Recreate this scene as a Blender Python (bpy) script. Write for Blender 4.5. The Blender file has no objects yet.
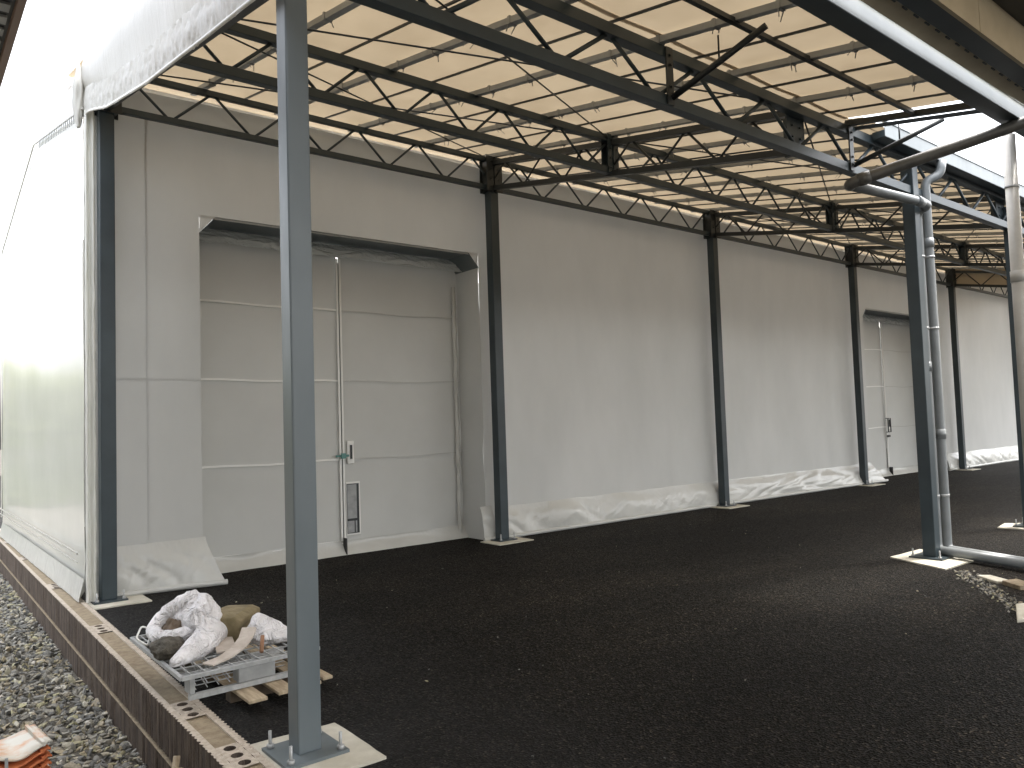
import bpy, bmesh, math, random
from mathutils import Vector, Matrix, noise
random.seed(7)
R = math.radians
sc = bpy.context.scene
COL = sc.collection

# ------------------------------------------------------------------ camera
cam_d = bpy.data.cameras.new('camera'); cam = bpy.data.objects.new('camera', cam_d); COL.objects.link(cam)
CX = Vector((0.7766, -0.6294, -0.0295)); CY = Vector((0.0102, 0.0594, -0.9982)); CZ = Vector((0.6299, 0.7748, 0.0526))
def set_camera(f=768.0, horc=424.0, roll=1.9, xvp=1463.0, h=1.5):
    t = math.tan(R(roll))
    n = Vector((t, 1.0, -(horc-384)/f)).normalized()          # world down, in camera axes (x right, y down, z forward)
    yv = horc - t*(xvp-512)
    X = Vector(((xvp-512)/f, (yv-384)/f, 1)).normalized()
    Z = -n
    Y = Z.cross(X).normalized(); X = Y.cross(Z).normalized()
    # columns: camera right/up/back expressed in the world
    right = Vector((X.x, Y.x, Z.x)); down = Vector((X.y, Y.y, Z.y)); fwd = Vector((X.z, Y.z, Z.z))
    m = Matrix((( right.x, -down.x, -fwd.x, 0), (right.y, -down.y, -fwd.y, 0), (right.z, -down.z, -fwd.z, h), (0, 0, 0, 1)))
    cam.matrix_world = m
    cam_d.sensor_fit = 'HORIZONTAL'; cam_d.sensor_width = 36.0; cam_d.lens = 36.0*f/1024.0
    cam_d.clip_start = 0.05; cam_d.clip_end = 1000
set_camera()
sc.camera = cam

# ------------------------------------------------------------------ world, sun, exposure
w = bpy.data.worlds.new('World'); sc.world = w; w.use_nodes = True
nt = w.node_tree; nt.nodes.clear()
sky = nt.nodes.new('ShaderNodeTexSky'); sky.sky_type = 'NISHITA'; sky.sun_disc = False
SUN_DIR = Vector((0.36, -0.17, 0.92)).normalized()            # from the ground towards the sun
el = math.asin(SUN_DIR.z); az = math.atan2(SUN_DIR.x, SUN_DIR.y)
sky.sun_elevation = el; sky.sun_rotation = az; sky.dust_density = 6.0; sky.air_density = 1.2; sky.ozone_density = 0.6
hs = nt.nodes.new('ShaderNodeHueSaturation'); hs.inputs['Saturation'].default_value = 0.28
bg = nt.nodes.new('ShaderNodeBackground'); bg.inputs['Strength'].default_value = 0.15
out = nt.nodes.new('ShaderNodeOutputWorld')
nt.links.new(sky.outputs[0], hs.inputs['Color']); nt.links.new(hs.outputs[0], bg.inputs[0]); nt.links.new(bg.outputs[0], out.inputs[0])
sl = bpy.data.lights.new('sun', 'SUN'); sl.energy = 0.4; sl.angle = R(4.0); sl.color = (1.0, 0.95, 0.86)
so = bpy.data.objects.new('sun', sl); COL.objects.link(so)
so.rotation_euler = (-SUN_DIR).to_track_quat('-Z', 'Y').to_euler(); so.location = (0, 0, 30)
sc.view_settings.view_transform = 'Standard'; sc.view_settings.look = 'None'
sc.view_settings.exposure = 2.58; sc.view_settings.gamma = 1.0; sc.view_settings.use_curve_mapping = False
sc.cycles.max_bounces = 10; sc.cycles.diffuse_bounces = 6; sc.cycles.transmission_bounces = 8
sc.cycles.use_denoising = True
sc.cycles.sample_clamp_indirect = 6.0

# ------------------------------------------------------------------ materials
def mat(name, color, rough=0.6, metal=0.0, spec=0.5):
    m = bpy.data.materials.new(name); m.use_nodes = True
    b = m.node_tree.nodes['Principled BSDF']
    b.inputs['Base Color'].default_value = (*color, 1); b.inputs['Roughness'].default_value = rough
    b.inputs['Metallic'].default_value = metal; b.inputs['Specular IOR Level'].default_value = spec
    return m
def N(m, t, **kw):
    n = m.node_tree.nodes.new(t)
    for k, v in kw.items():
        if k in n.inputs: n.inputs[k].default_value = v
        else: setattr(n, k, v)
    return n
def L(m, a, b): m.node_tree.links.new(a, b)
def bsdf(m): return m.node_tree.nodes['Principled BSDF']
def coords(m, scale=(1, 1, 1)):
    g = N(m, 'ShaderNodeNewGeometry'); mp = N(m, 'ShaderNodeMapping'); mp.inputs['Scale'].default_value = scale
    L(m, g.outputs['Position'], mp.inputs['Vector']); return mp.outputs[0]
def ramp(m, fac, stops):
    r = N(m, 'ShaderNodeValToRGB'); e = r.color_ramp.elements
    e[0].position, e[0].color = stops[0][0], (*stops[0][1], 1); e[1].position, e[1].color = stops[-1][0], (*stops[-1][1], 1)
    for p, c in stops[1:-1]:
        x = e.new(p); x.color = (*c, 1)
    L(m, fac, r.inputs[0]); return r.outputs[0]
def noise_tex(m, vec, scale, detail=4, rough=0.55):
    n = N(m, 'ShaderNodeTexNoise'); n.inputs['Scale'].default_value = scale; n.inputs['Detail'].default_value = detail
    n.inputs['Roughness'].default_value = rough; L(m, vec, n.inputs['Vector']); return n.outputs['Fac']
def bump(m, h, strength, dist):
    b = N(m, 'ShaderNodeBump'); b.inputs['Strength'].default_value = strength; b.inputs['Distance'].default_value = dist
    L(m, h, b.inputs['Height']); L(m, b.outputs[0], bsdf(m).inputs['Normal']); return b
def vary(m, c1, c2, scale, sc3=(1, 1, 1), lo=0.3, hi=0.7, detail=5):
    v = coords(m, sc3); f = noise_tex(m, v, scale, detail); L(m, ramp(m, f, [(lo, c1), (hi, c2)]), bsdf(m).inputs['Base Color']); return v

M = {}
# painted steel, blue grey
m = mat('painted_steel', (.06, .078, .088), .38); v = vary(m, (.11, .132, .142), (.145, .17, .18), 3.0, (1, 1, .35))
r = noise_tex(m, v, 9.0); mr = N(m, 'ShaderNodeMapRange'); mr.inputs['To Min'].default_value = .28; mr.inputs['To Max'].default_value = .5
L(m, r, mr.inputs[0]); L(m, mr.outputs[0], bsdf(m).inputs['Roughness'])
bump(m, noise_tex(m, v, 40), .06, .004); M['steel'] = m
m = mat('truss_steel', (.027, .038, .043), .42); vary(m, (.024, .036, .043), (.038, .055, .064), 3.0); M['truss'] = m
m = mat('gutter_face', (.4, .45, .48), .4); vary(m, (.25, .285, .305), (.31, .345, .365), 3.0); M['gutter'] = m
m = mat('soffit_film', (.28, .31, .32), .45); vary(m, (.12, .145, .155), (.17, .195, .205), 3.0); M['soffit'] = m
m = mat('dark_steel', (.02, .025, .027), .45); vary(m, (.016, .02, .022), (.027, .032, .034), 4.0); M['dark'] = m
m = mat('galvanised_steel', (.4, .41, .41), .42, .25); vary(m, (.34, .35, .35), (.5, .51, .51), 30); M['galv'] = m
m = mat('rafter_steel', (.3, .31, .31), .45, .0); vary(m, (.27, .28, .28), (.34, .35, .35), 8); M['rafter'] = m
m = mat('fabric_pocket', (.5, .47, .42), .6); vary(m, (.44, .41, .36), (.54, .51, .46), 8); M['pocket'] = m
m = mat('eave_paint', (.2, .23, .25), .4); vary(m, (.2, .235, .255), (.26, .295, .315), 3, (.3, 1, 1)); M['eave'] = m
# wall film: grey-white coated fabric with faint vertical panel seams
def film(name, c1, c2, rough, bumpy, bs, transl=0.0, tcol=None, sc3=(1, 1, 1), bd=.03, crease=0.0, cs=4.0):
    m = mat(name, c1, rough, 0, .45); v = vary(m, c1, c2, 1.3, sc3)
    b1 = bump(m, noise_tex(m, v, bumpy, 6), bs, bd)
    if crease:
        nn = N(m, 'ShaderNodeTexNoise'); nn.inputs['Scale'].default_value = cs; nn.inputs['Detail'].default_value = 4; nn.inputs['Distortion'].default_value = 1.2; L(m, v, nn.inputs['Vector'])
        ab = N(m, 'ShaderNodeMath', operation='SUBTRACT'); ab.inputs[1].default_value = .5; L(m, nn.outputs['Fac'], ab.inputs[0])
        a2 = N(m, 'ShaderNodeMath', operation='ABSOLUTE'); L(m, ab.outputs[0], a2.inputs[0])
        b2 = N(m, 'ShaderNodeBump'); b2.inputs['Strength'].default_value = crease; b2.inputs['Distance'].default_value = .12
        L(m, a2.outputs[0], b2.inputs['Height']); L(m, b1.outputs[0], b2.inputs['Normal']); L(m, b2.outputs[0], bsdf(m).inputs['Normal'])
    if transl:
        nodes = m.node_tree.nodes; o = [n for n in nodes if n.type == 'OUTPUT_MATERIAL'][0]
        t = N(m, 'ShaderNodeBsdfTranslucent'); t.inputs['Color'].default_value = (*(tcol or c2), 1)
        mx = N(m, 'ShaderNodeMixShader'); mx.inputs[0].default_value = transl
        L(m, bsdf(m).outputs[0], mx.inputs[1]); L(m, t.outputs[0], mx.inputs[2]); L(m, mx.outputs[0], o.inputs['Surface'])
    return m
M['film'] = film('wall_film', (.50, .505, .49), (.58, .582, .565), .42, 1.4, .06, .15, (.62, .63, .62), sc3=(1, 1, .45))
M['film_door'] = film('door_film', (.5, .505, .485), (.55, .555, .535), .4, 2.4, .05, .05, (.6, .6, .58))
M['film_skirt'] = film('skirt_film', (.47, .47, .445), (.56, .56, .53), .27, 5.0, .2, sc3=(1, 1, .8), crease=.22, cs=1.7)
M['film_silver'] = film('silver_film', (.66, .7, .7), (.8, .83, .83), .22, 9.0, .4, sc3=(.7, 1, 1.4), crease=1.0, cs=4)
M['film_end'] = film('end_film', (.66, .66, .62), (.72, .72, .68), .16, 1.6, .10, .12, (.8, .82, .7), (1, 1, 1))
M['film_top'] = film('tent_roof_film', (.7, .7, .66), (.76, .76, .72), .4, 2.5, .05, .45, (.75, .74, .72), (1, 1, 1))
M['film_valance'] = film('valance_film', (.6, .59, .55), (.7, .69, .65), .3, 12.0, .5, .3, (.68, .66, .6), (1, 1.6, .4))
# roof fabric: tan translucent
m = film('roof_fabric', (.52, .44, .33), (.58, .49, .37), .6, 1.6, .25, .2, (.325, .258, .17))
nt_ = m.node_tree; tr = [n for n in nt_.nodes if n.type == 'BSDF_TRANSLUCENT'][0]
L(m, ramp(m, noise_tex(m, coords(m, (1, .5, 1)), 2.6, 8, .7), [(.3, (.27, .21, .135)), (.55, (.33, .262, .173)), (.75, (.36, .29, .195))]), tr.inputs['Color']); M['roof'] = m
M['white_seam'] = mat('white_seam', (.8, .8, .77), .35)
M['black'] = mat('black_rubber', (.015, .015, .016), .5)
# asphalt
m = mat('asphalt', (.03, .029, .027), .8, 0, .1); v = coords(m)
vo = N(m, 'ShaderNodeTexVoronoi'); vo.inputs['Scale'].default_value = 95; L(m, v, vo.inputs['Vector'])
sep = N(m, 'ShaderNodeSeparateColor'); L(m, vo.outputs['Color'], sep.inputs[0])
big = noise_tex(m, coords(m, (.7, 1.5, 1)), .42, 6, .62)
grain = ramp(m, sep.outputs[0], [(0.0, (.0022, .0018, .0013)), (.6, (.0062, .0053, .0041)), (.93, (.0165, .0142, .0112)), (1.0, (.085, .074, .06))])
dust = ramp(m, big, [(.32, (.62, .6, .58)), (.5, (1, .98, .94)), (.7, (2.3, 2.2, 2.05))])
mx = N(m, 'ShaderNodeMix'); mx.data_type = 'RGBA'; mx.blend_type = 'MULTIPLY'; mx.inputs[0].default_value = 1.0
L(m, grain, mx.inputs[6]); L(m, dust, mx.inputs[7])
# dusty streaks left by sweeping and tyres
st = noise_tex(m, coords(m, (.7, 5.0, 1)), 1.4, 6, .7)
sr = ramp(m, st, [(.7, (0, 0, 0)), (.84, (.008, .007, .006))])
ad = N(m, 'ShaderNodeMix'); ad.data_type = 'RGBA'; ad.blend_type = 'ADD'; ad.inputs[0].default_value = .5
L(m, mx.outputs[2], ad.inputs[6]); L(m, sr, ad.inputs[7]); 
# sky light from the left painted in as grey, stronger towards the block wall
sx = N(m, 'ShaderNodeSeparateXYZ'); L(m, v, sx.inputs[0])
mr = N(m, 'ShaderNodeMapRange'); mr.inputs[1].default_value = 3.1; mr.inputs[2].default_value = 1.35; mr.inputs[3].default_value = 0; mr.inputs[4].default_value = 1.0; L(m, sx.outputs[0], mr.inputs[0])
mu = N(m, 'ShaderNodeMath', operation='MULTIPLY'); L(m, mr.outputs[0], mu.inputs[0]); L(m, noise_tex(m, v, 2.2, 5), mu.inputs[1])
left_light = N(m, 'ShaderNodeMix'); left_light.data_type = 'RGBA'; left_light.blend_type = 'MIX'; L(m, mu.outputs[0], left_light.inputs[0]); L(m, ad.outputs[2], left_light.inputs[6]); left_light.inputs[7].default_value = (.03, .03, .03, 1)
left_light.clamp_factor = True
L(m, left_light.outputs[2], bsdf(m).inputs['Base Color'])
rr = ramp(m, sep.outputs[1], [(0, (.55, .55, .55)), (1, (.95, .95, .95))]); L(m, rr, bsdf(m).inputs['Roughness'])
bump(m, vo.outputs['Distance'], .8, .012); M['asphalt'] = m
# pads
m = mat('pad_concrete', (.55, .52, .43), .8); v = vary(m, (.46, .43, .35), (.62, .59, .5), 7); bump(m, noise_tex(m, v, 60), .3, .01); M['pad'] = m
# blocks
m = mat('block_face', (.12, .09, .07), .9); v = vary(m, (.07, .052, .042), (.19, .15, .12), 5, (1, 4, .6)); bump(m, noise_tex(m, v, 60, 8), .8, .02); M['block'] = m
m = mat('block_top', (.42, .36, .29), .9); v = vary(m, (.36, .3, .24), (.56, .49, .4), 45); bump(m, noise_tex(m, v, 120), .6, .01); M['blocktop'] = m
m = mat('mortar_channel', (.25, .2, .13), .9); v = vary(m, (.2, .15, .095), (.33, .27, .18), 22); bump(m, noise_tex(m, v, 90), .5, .01); M['mortar'] = m
m = mat('soil', (.1, .09, .07), .95); v = vary(m, (.05, .045, .035), (.14, .125, .1), 18); bump(m, noise_tex(m, v, 50), .8, .03); M['soil'] = m
# stones: colour carried by each stone
m = mat('stones', (.2, .2, .18), .8); at = N(m, 'ShaderNodeAttribute'); at.attribute_name = 'tint'
rc = ramp(m, at.outputs['Fac'], [(0, (.10, .10, .095)), (.35, (.2, .195, .175)), (.62, (.28, .265, .225)), (.8, (.33, .28, .19)), (.9, (.34, .32, .19)), (1, (.5, .47, .42))])
v = coords(m); mm = N(m, 'ShaderNodeMix'); mm.data_type = 'RGBA'; mm.blend_type = 'MULTIPLY'; mm.inputs[0].default_value = .6
L(m, rc, mm.inputs[6]); L(m, ramp(m, noise_tex(m, v, 90, 5), [(.3, (.5, .5, .5)), (.7, (1.3, 1.3, 1.3))]), mm.inputs[7])
L(m, mm.outputs[2], bsdf(m).inputs['Base Color']); M['stone'] = m
M['pvc'] = mat('grey_pvc', (.2, .215, .22), .3); v = vary(M['pvc'], (.17, .185, .19), (.23, .245, .25), 5)
M['pvc_dark'] = mat('aged_grey_pvc', (.1, .1, .095), .35); vary(M['pvc_dark'], (.08, .08, .075), (.14, .135, .125), 9)
M['pvc_white'] = mat('pale_pvc', (.5, .49, .46), .35); vary(M['pvc_white'], (.45, .44, .41), (.56, .55, .52), 6)
m = mat('sack_cloth', (.86, .84, .85), .5); v = coords(m)
nn = N(m, 'ShaderNodeTexNoise'); nn.inputs['Scale'].default_value = 11; nn.inputs['Detail'].default_value = 5; nn.inputs['Distortion'].default_value = 1.6; L(m, v, nn.inputs['Vector'])
ab = N(m, 'ShaderNodeMath', operation='SUBTRACT'); ab.inputs[1].default_value = .5; L(m, nn.outputs['Fac'], ab.inputs[0])
a2 = N(m, 'ShaderNodeMath', operation='ABSOLUTE'); L(m, ab.outputs[0], a2.inputs[0])
bump(m, a2.outputs[0], 1.0, .09); M['sack'] = m
m = mat('foam_tan', (.2, .16, .085), .85); v = vary(m, (.15, .12, .06), (.26, .21, .12), 14); bump(m, noise_tex(m, v, 50), .5, .01); M['tan'] = m
m = mat('wood', (.45, .36, .24), .75); v = vary(m, (.3, .23, .15), (.55, .45, .31), 9, (6, .8, 3)); bump(m, noise_tex(m, v, 60), .3, .005); M['wood'] = m
m = mat('wood_dark', (.1, .075, .05), .85); vary(m, (.06, .045, .03), (.15, .11, .075), 12); M['wooddark'] = m
m = mat('board', (.5, .44, .38), .7); vary(m, (.42, .36, .3), (.58, .52, .46), 12); M['board'] = m
m = mat('plastic_grey', (.3, .31, .31), .5); vary(m, (.24, .25, .25), (.36, .37, .37), 12); M['plastic'] = m
m = mat('terracotta', (.5, .13, .04), .65); vary(m, (.38, .09, .03), (.6, .18, .06), 12); M['tile'] = m
m = mat('tile_top', (.45, .36, .27), .5); v = vary(m, (.5, .24, .1), (.52, .5, .44), 6, (1, 1, 1), .4, .55); M['tiletop'] = m
m = mat('soffit_beige', (.42, .35, .24), .6); v = vary(m, (.36, .3, .2), (.46, .39, .27), 3); M['beige'] = m
M['brown'] = mat('brown_fascia', (.2, .12, .08), .5)
m = mat('house_wall', (.5, .47, .42), .8); vary(m, (.42, .4, .35), (.55, .52, .46), 3); M['house'] = m
M['green'] = mat('leaf', (.12, .15, .04), .6); vary(M['green'], (.08, .11, .035), (.22, .23, .08), .6)

# ------------------------------------------------------------------ mesh builder
class MB:
    def __init__(s): s.v = []; s.f = []; s.mi = []; s.sm = []
    def add(s, vs, fs, mi=0, smooth=False):
        o = len(s.v); s.v += [tuple(p) for p in vs]
        for f in fs: s.f.append(tuple(i+o for i in f)); s.mi.append(mi); s.sm.append(smooth)
        return s
    def box(s, a, b, mi=0):
        x0, y0, z0 = a; x1, y1, z1 = b
        vs = [(x0,y0,z0),(x1,y0,z0),(x1,y1,z0),(x0,y1,z0),(x0,y0,z1),(x1,y0,z1),(x1,y1,z1),(x0,y1,z1)]
        return s.add(vs, [(0,3,2,1),(4,5,6,7),(0,1,5,4),(1,2,6,5),(2,3,7,6),(3,0,4,7)], mi)
    def bar(s, p, q, w_, h_, up=(0,0,1), mi=0):               # rectangular bar from p to q
        p = Vector(p); q = Vector(q); d = (q-p).normalized(); u = Vector(up)
        if abs(d.dot(u)) > .98: u = Vector((0, 1, 0))
        sx = d.cross(u).normalized()*w_/2; sz = sx.cross(d).normalized()*h_/2
        vs = [c+i*sx+j*sz for c in (p, q) for i, j in ((-1,-1),(1,-1),(1,1),(-1,1))]
        return s.add(vs, [(3,2,1,0),(4,5,6,7),(0,1,5,4),(1,2,6,5),(2,3,7,6),(3,0,4,7)], mi)
    def tube(s, pts, r, n=10, mi=0, cap=True):
        pts = [Vector(p) for p in pts]; rings = []
        rs = r if isinstance(r, (list, tuple)) else [r]*len(pts)
        ref = None
        for i, p in enumerate(pts):
            d = (pts[min(i+1, len(pts)-1)]-pts[max(i-1, 0)]).normalized()
            if ref is None: ref = d.orthogonal().normalized()
            ref = (ref-d*ref.dot(d)).normalized(); b = d.cross(ref)
            rings.append([p+rs[i]*(math.cos(2*math.pi*k/n)*ref+math.sin(2*math.pi*k/n)*b) for k in range(n)])
        vs = [v for rg in rings for v in rg]; fs = []
        for i in range(len(pts)-1):
            for k in range(n):
                fs.append((i*n+k, i*n+(k+1) % n, (i+1)*n+(k+1) % n, (i+1)*n+k))
        s.add(vs, fs, mi, True)
        if cap:
            o = len(s.v)-len(vs)
            s.f.append(tuple(o+k for k in reversed(range(n)))); s.mi.append(mi); s.sm.append(False)
            s.f.append(tuple(o+(len(pts)-1)*n+k for k in range(n))); s.mi.append(mi); s.sm.append(False)
        return s
    def grid(s, fn, nu, nv, mi=0, thick=0.0, smooth=True):   # fn(u,v)->(x,y,z)
        vs = [fn(i/nu, j/nv) for j in range(nv+1) for i in range(nu+1)]
        fs = [(j*(nu+1)+i, j*(nu+1)+i+1, (j+1)*(nu+1)+i+1, (j+1)*(nu+1)+i) for j in range(nv) for i in range(nu)]
        return s.add(vs, fs, mi, smooth)
    def build(s, name, mats, parent=None, bevel=0.0, solid=0.0):
        me = bpy.data.meshes.new(name); me.from_pydata(s.v, [], s.f)
        for mm_ in (mats if isinstance(mats, (list, tuple)) else [mats]): me.materials.append(mm_)
        me.polygons.foreach_set('material_index', s.mi); me.polygons.foreach_set('use_smooth', s.sm); me.update()
        o = bpy.data.objects.new(name, me); COL.objects.link(o)
        if parent is not None:
            o.parent = parent; o.matrix_parent_inverse = parent_world(parent).inverted()
        if solid:
            md = o.modifiers.new('solid', 'SOLIDIFY'); md.thickness = solid; md.offset = 0
        if bevel:
            md = o.modifiers.new('bevel', 'BEVEL'); md.width = bevel; md.segments = 2; md.limit_method = 'ANGLE'
        return o
def parent_world(o):
    mt = Matrix.LocRotScale(o.location, o.rotation_euler, o.scale)
    if o.parent: return parent_world(o.parent) @ o.matrix_parent_inverse @ mt
    return mt
def tag(o, label=None, cat=None, group=None, kind=None):
    if label: o['label'] = label
    if cat: o['category'] = cat
    if group: o['group'] = group
    if kind: o['kind'] = kind
    return o
def thing(name, loc, label, cat, group=None):
    o = bpy.data.objects.new(name, None); COL.objects.link(o); o.location = loc; o.empty_display_size = .2
    return tag(o, label, cat, group)
def nz(x, y=0, z=0): return noise.noise(Vector((x, y, z)))

# ------------------------------------------------------------------ dimensions
XA = [1.555, 6.15, 10.9, 15.7, 20.7]; XC = 27.4            # wall-side columns; XC runs the roof on, unseen, to shade the far wall
YA = 7.9; YB = 3.48; YM = 5.75; YE = 2.28
XB = [1.508, 8.22, 11.05]
ZG = -0.40
def roofz(y): return 4.21 + .185*(y-YB)
WALL = 8.08; DOORY = 8.62

# ------------------------------------------------------------------ ground
g = MB(); g.add([(-150,-150,ZG),(200,-150,ZG),(200,200,ZG),(-150,200,ZG)], [(0,1,2,3)])
tag(g.build('gravel_ground', M['soil']), kind='structure')
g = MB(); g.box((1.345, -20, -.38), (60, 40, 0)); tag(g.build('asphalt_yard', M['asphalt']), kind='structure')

# ================================================================== TENT
tent = thing('fabric_warehouse', (1.4, WALL, 0), 'long grey fabric-clad storage tent with two tall double doors and a pale end wall', 'tent')
D1 = (2.46, 6.03); D2 = (16.4, 20.05); DZ = 3.74; XW1 = 34.0; ZW = 4.93
def wally(x, z):
    # film stretched over a frame: gentle billow per bay and a slack roll at the top
    b = 0.0
    for a0, a1 in zip(XA, XA[1:]+[27.0]):
        if a0 <= x <= a1: b = math.sin(math.pi*(x-a0)/(a1-a0))
    y = WALL + .03*b*math.sin(math.pi*min(1, max(0, z/4.6))) + .012*nz(x*.8, z*.5)
    if z > 4.6:
        k = (z-4.6)/.4; y -= (.10+.05*nz(x*1.3, 3))*math.sin(math.pi*k)*b
    # soft vertical fold at some seams
    for s in (9.9, 14.9, 12.6, 19.9): y -= .02*math.exp(-((x-s-.02*nz(z))/.07)**2)
    return y
def wall_piece(mb, x0, x1, z0, z1):
    nu = max(2, int((x1-x0)/.11)); nv = max(2, int((z1-z0)/.12))
    mb.grid(lambda u, v: (x0+(x1-x0)*u, wally(x0+(x1-x0)*u, z0+(z1-z0)*v), z0+(z1-z0)*v), nu, nv)
wf = MB()
for x0, x1 in ((1.4, D1[0]), (D1[1], D2[0]), (D2[1], XW1)): wall_piece(wf, x0, x1, 0, DZ)
wall_piece(wf, 1.4, XW1, DZ, ZW)
tag(wf.build('wall', M['film'], tent), 'grey front wall of stretched fabric')
# fine welded seams on the wall
sm = MB()
for x in (1.95,):
    pts = [(x, wally(x, z/10)-.004, z/10) for z in range(5, 48, 3)]
    sm = MB()
    for a, b in zip(pts, pts[1:]): sm.bar(a, b, .018, .0015, (0, 1, 0))
    sm.build('weld_seam', M['film'], tent)
for (x0, x1) in ((1.42, D1[0]),):
    n_ = int((x1-x0)/.5)+1; sm = MB()
    for i in range(n_):
        a = x0+(x1-x0)*i/n_; b = x0+(x1-x0)*(i+1)/n_
        sm.bar((a, wally(a, 2.06)-.003, 2.06), (b, wally(b, 2.06)-.003, 2.06), .003, .02)
    sm.build('weld_seam', M['film'], tent)
# door recesses
def door(x0, x1, xc, vent=True):
    rv = MB(); c = .16
    # reveals (sides) and soffit with chamfered upper corners
    rv.grid(lambda u, v: (x0+.006*nz(v*9, u*3), WALL+.02+(DOORY-WALL-.02)*u, (DZ-c)*v), 3, 30); rv.build('door_reveal', M['film_door'], tent); rv = MB()
    rv.grid(lambda u, v: (x1+.03*(1-u)*nz(v*5)+.012*nz(v*14, u*6), WALL+.0+(DOORY-WALL)*u, (DZ-c)*v), 6, 40)
    rv.build('door_reveal', M['film_door'], tent)
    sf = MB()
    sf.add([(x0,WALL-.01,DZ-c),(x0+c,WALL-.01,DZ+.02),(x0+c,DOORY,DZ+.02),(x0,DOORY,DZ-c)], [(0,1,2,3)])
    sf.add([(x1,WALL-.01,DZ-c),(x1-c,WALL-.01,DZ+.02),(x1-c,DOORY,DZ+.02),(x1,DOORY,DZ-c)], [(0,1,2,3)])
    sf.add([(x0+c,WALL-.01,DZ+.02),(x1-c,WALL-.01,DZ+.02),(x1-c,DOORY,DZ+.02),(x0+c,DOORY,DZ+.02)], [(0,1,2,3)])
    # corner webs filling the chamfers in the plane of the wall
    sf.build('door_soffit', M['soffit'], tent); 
    for xa, s in ((x0, 1), (x1, -1)):
        sf = MB(); sf.add([(xa,WALL+.004,DZ-c),(xa,WALL+.004,DZ+.03),(xa+s*c,WALL+.004,DZ+.03)], [(0,1,2)]); sf.build('corner_web', M['film'], tent)
    hd = MB()
    hd.grid(lambda u, v: (x0+(x1-x0)*u, DOORY-.07-.10*v-.03*math.sin(v*3.1)+.022*nz(u*22, v*4, 1)+.012*nz(u*60, v*9), DZ+.015-.17*v-.012*nz(u*12)), 110, 10)
    tag(hd.build('header_flap', M['film_silver'], tent), 'crumpled silvery flap along the top of the door recess')
    for (a, b, side) in ((x0, xc-.012, 'l'), (xc+.012, x1, 'r')):
        lf = MB()
        lf.grid(lambda u, v: (a+(b-a)*u, DOORY-.02-.01*math.sin(math.pi*u)+.006*nz(u*4, v*5, a), .07+(DZ-.07)*v), 24, 40)
        lo = lf.build('door_leaf', M['film_door'], tent)
        for z in (.15, 1.135, 2.09, 2.955):
            k = 10; s_ = MB()
            for i in range(k):
                xa = a+(b-a)*i/k+.0; xb = a+(b-a)*(i+1)/k
                s_.bar((xa, DOORY-.042, z+.008*math.sin(i*.9)), (xb, DOORY-.042, z+.008*math.sin((i+1)*.9)), .006, .022 if side == 'l' else .012)
            s_.build('seam_strip', M['white_seam'] if side == 'l' else M['film_skirt'], lo)
        if side == 'r':
            h = MB(); h.box((a+.06, DOORY-.055, 1.08), (a+.15, DOORY-.04, 1.36))
            hp = h.build('handle_plate', M['white_seam'], lo, .01)
            k = MB(); k.box((a+.095, DOORY-.075, 1.14), (a+.115, DOORY-.056, 1.31)); k.build('handle', M['dark'], lo)
            if vent:
                q = MB(); q.box((a+.03, DOORY-.05, .22), (a+.22, DOORY-.03, .86)); fr = q.build('wicket_frame', M['white_seam'], lo)
                q = MB(); q.box((a+.04, DOORY-.056, .24), (a+.2, DOORY-.051, .84)); q.build('wicket_recess', M['dark'], lo)
                q = MB(); q.box((a+.04, DOORY-.064, .42), (a+.165, DOORY-.057, .83)); q.box((a+.04, DOORY-.064, .25), (a+.13, DOORY-.057, .39))
                q.box((a+.145, DOORY-.064, .25), (a+.165, DOORY-.057, .39)); q.build('wicket_panel', M['plastic'], lo)
    p = MB()
    p.bar((xc-.02, DOORY-.05, .1), (xc-.02, DOORY-.05, DZ-.15), .024, .012, (0,1,0)); p.build('centre_edging', M['white_seam'], tent); p = MB(); p.bar((xc+.02, DOORY-.05, .1), (xc+.02, DOORY-.05, DZ-.15), .024, .012, (0,1,0))
    p.build('centre_edging', M['white_seam'], tent)
    p = MB(); p.box((xc-.006, DOORY-.046, .02), (xc+.006, DOORY-.03, DZ-.2)); p.box((xc-.012, DOORY-.14, .0), (xc+.002, DOORY-.06, .2)); p.build('centre_gap', M['black'], tent)
    if vent:
        p = MB(); p.box((xc-.09, DOORY-.085, 1.17), (xc+.08, DOORY-.062, 1.195)); p.box((xc-.03, DOORY-.1, 1.15), (xc+.03, DOORY-.086, 1.215))
        p.build('latch', mat('latch_green', (.08, .22, .2), .4), tent)
    else:
        p = MB(); p.tube([(xc+.07,DOORY-.06,1.02),(xc+.07,DOORY-.11,1.02),(xc+.07,DOORY-.11,1.34),(xc+.07,DOORY-.06,1.34)], .012, 6)
        p.tube([(xc-.05,DOORY-.06,1.02),(xc-.05,DOORY-.11,1.02),(xc-.05,DOORY-.11,1.34),(xc-.05,DOORY-.06,1.34)], .012, 6)
        p.box((xc-.04, DOORY-.1, .9), (xc+.06, DOORY-.06, .95)); p.build('handle', M['black'], tent)
    # bottom curtain lapping onto the ground
    b_ = MB()
    b_.grid(lambda u, v: (x0+(x1-x0)*u, DOORY-.05-.10*(1-v)**2-.02*nz(u*9, v*2), .005+.16*v), 60, 5)
    b_.build('bottom_curtain', M['film_skirt'], tent)
    # crumpled gather down the right reveal
    c_ = MB()
    c_.grid(lambda u, v: (x1-.05-.06*u+.02*nz(v*18, u*3), DOORY-.06-.03*math.sin(u*3.14)+.012*nz(v*30, u*7), .05+(DZ-.4)*v), 4, 90)
    c_.build('side_gather', M['film_skirt'], tent)
door(D1[0], D1[1], 4.25, True)
door(D2[0], D2[1], 18.25, False)
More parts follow.
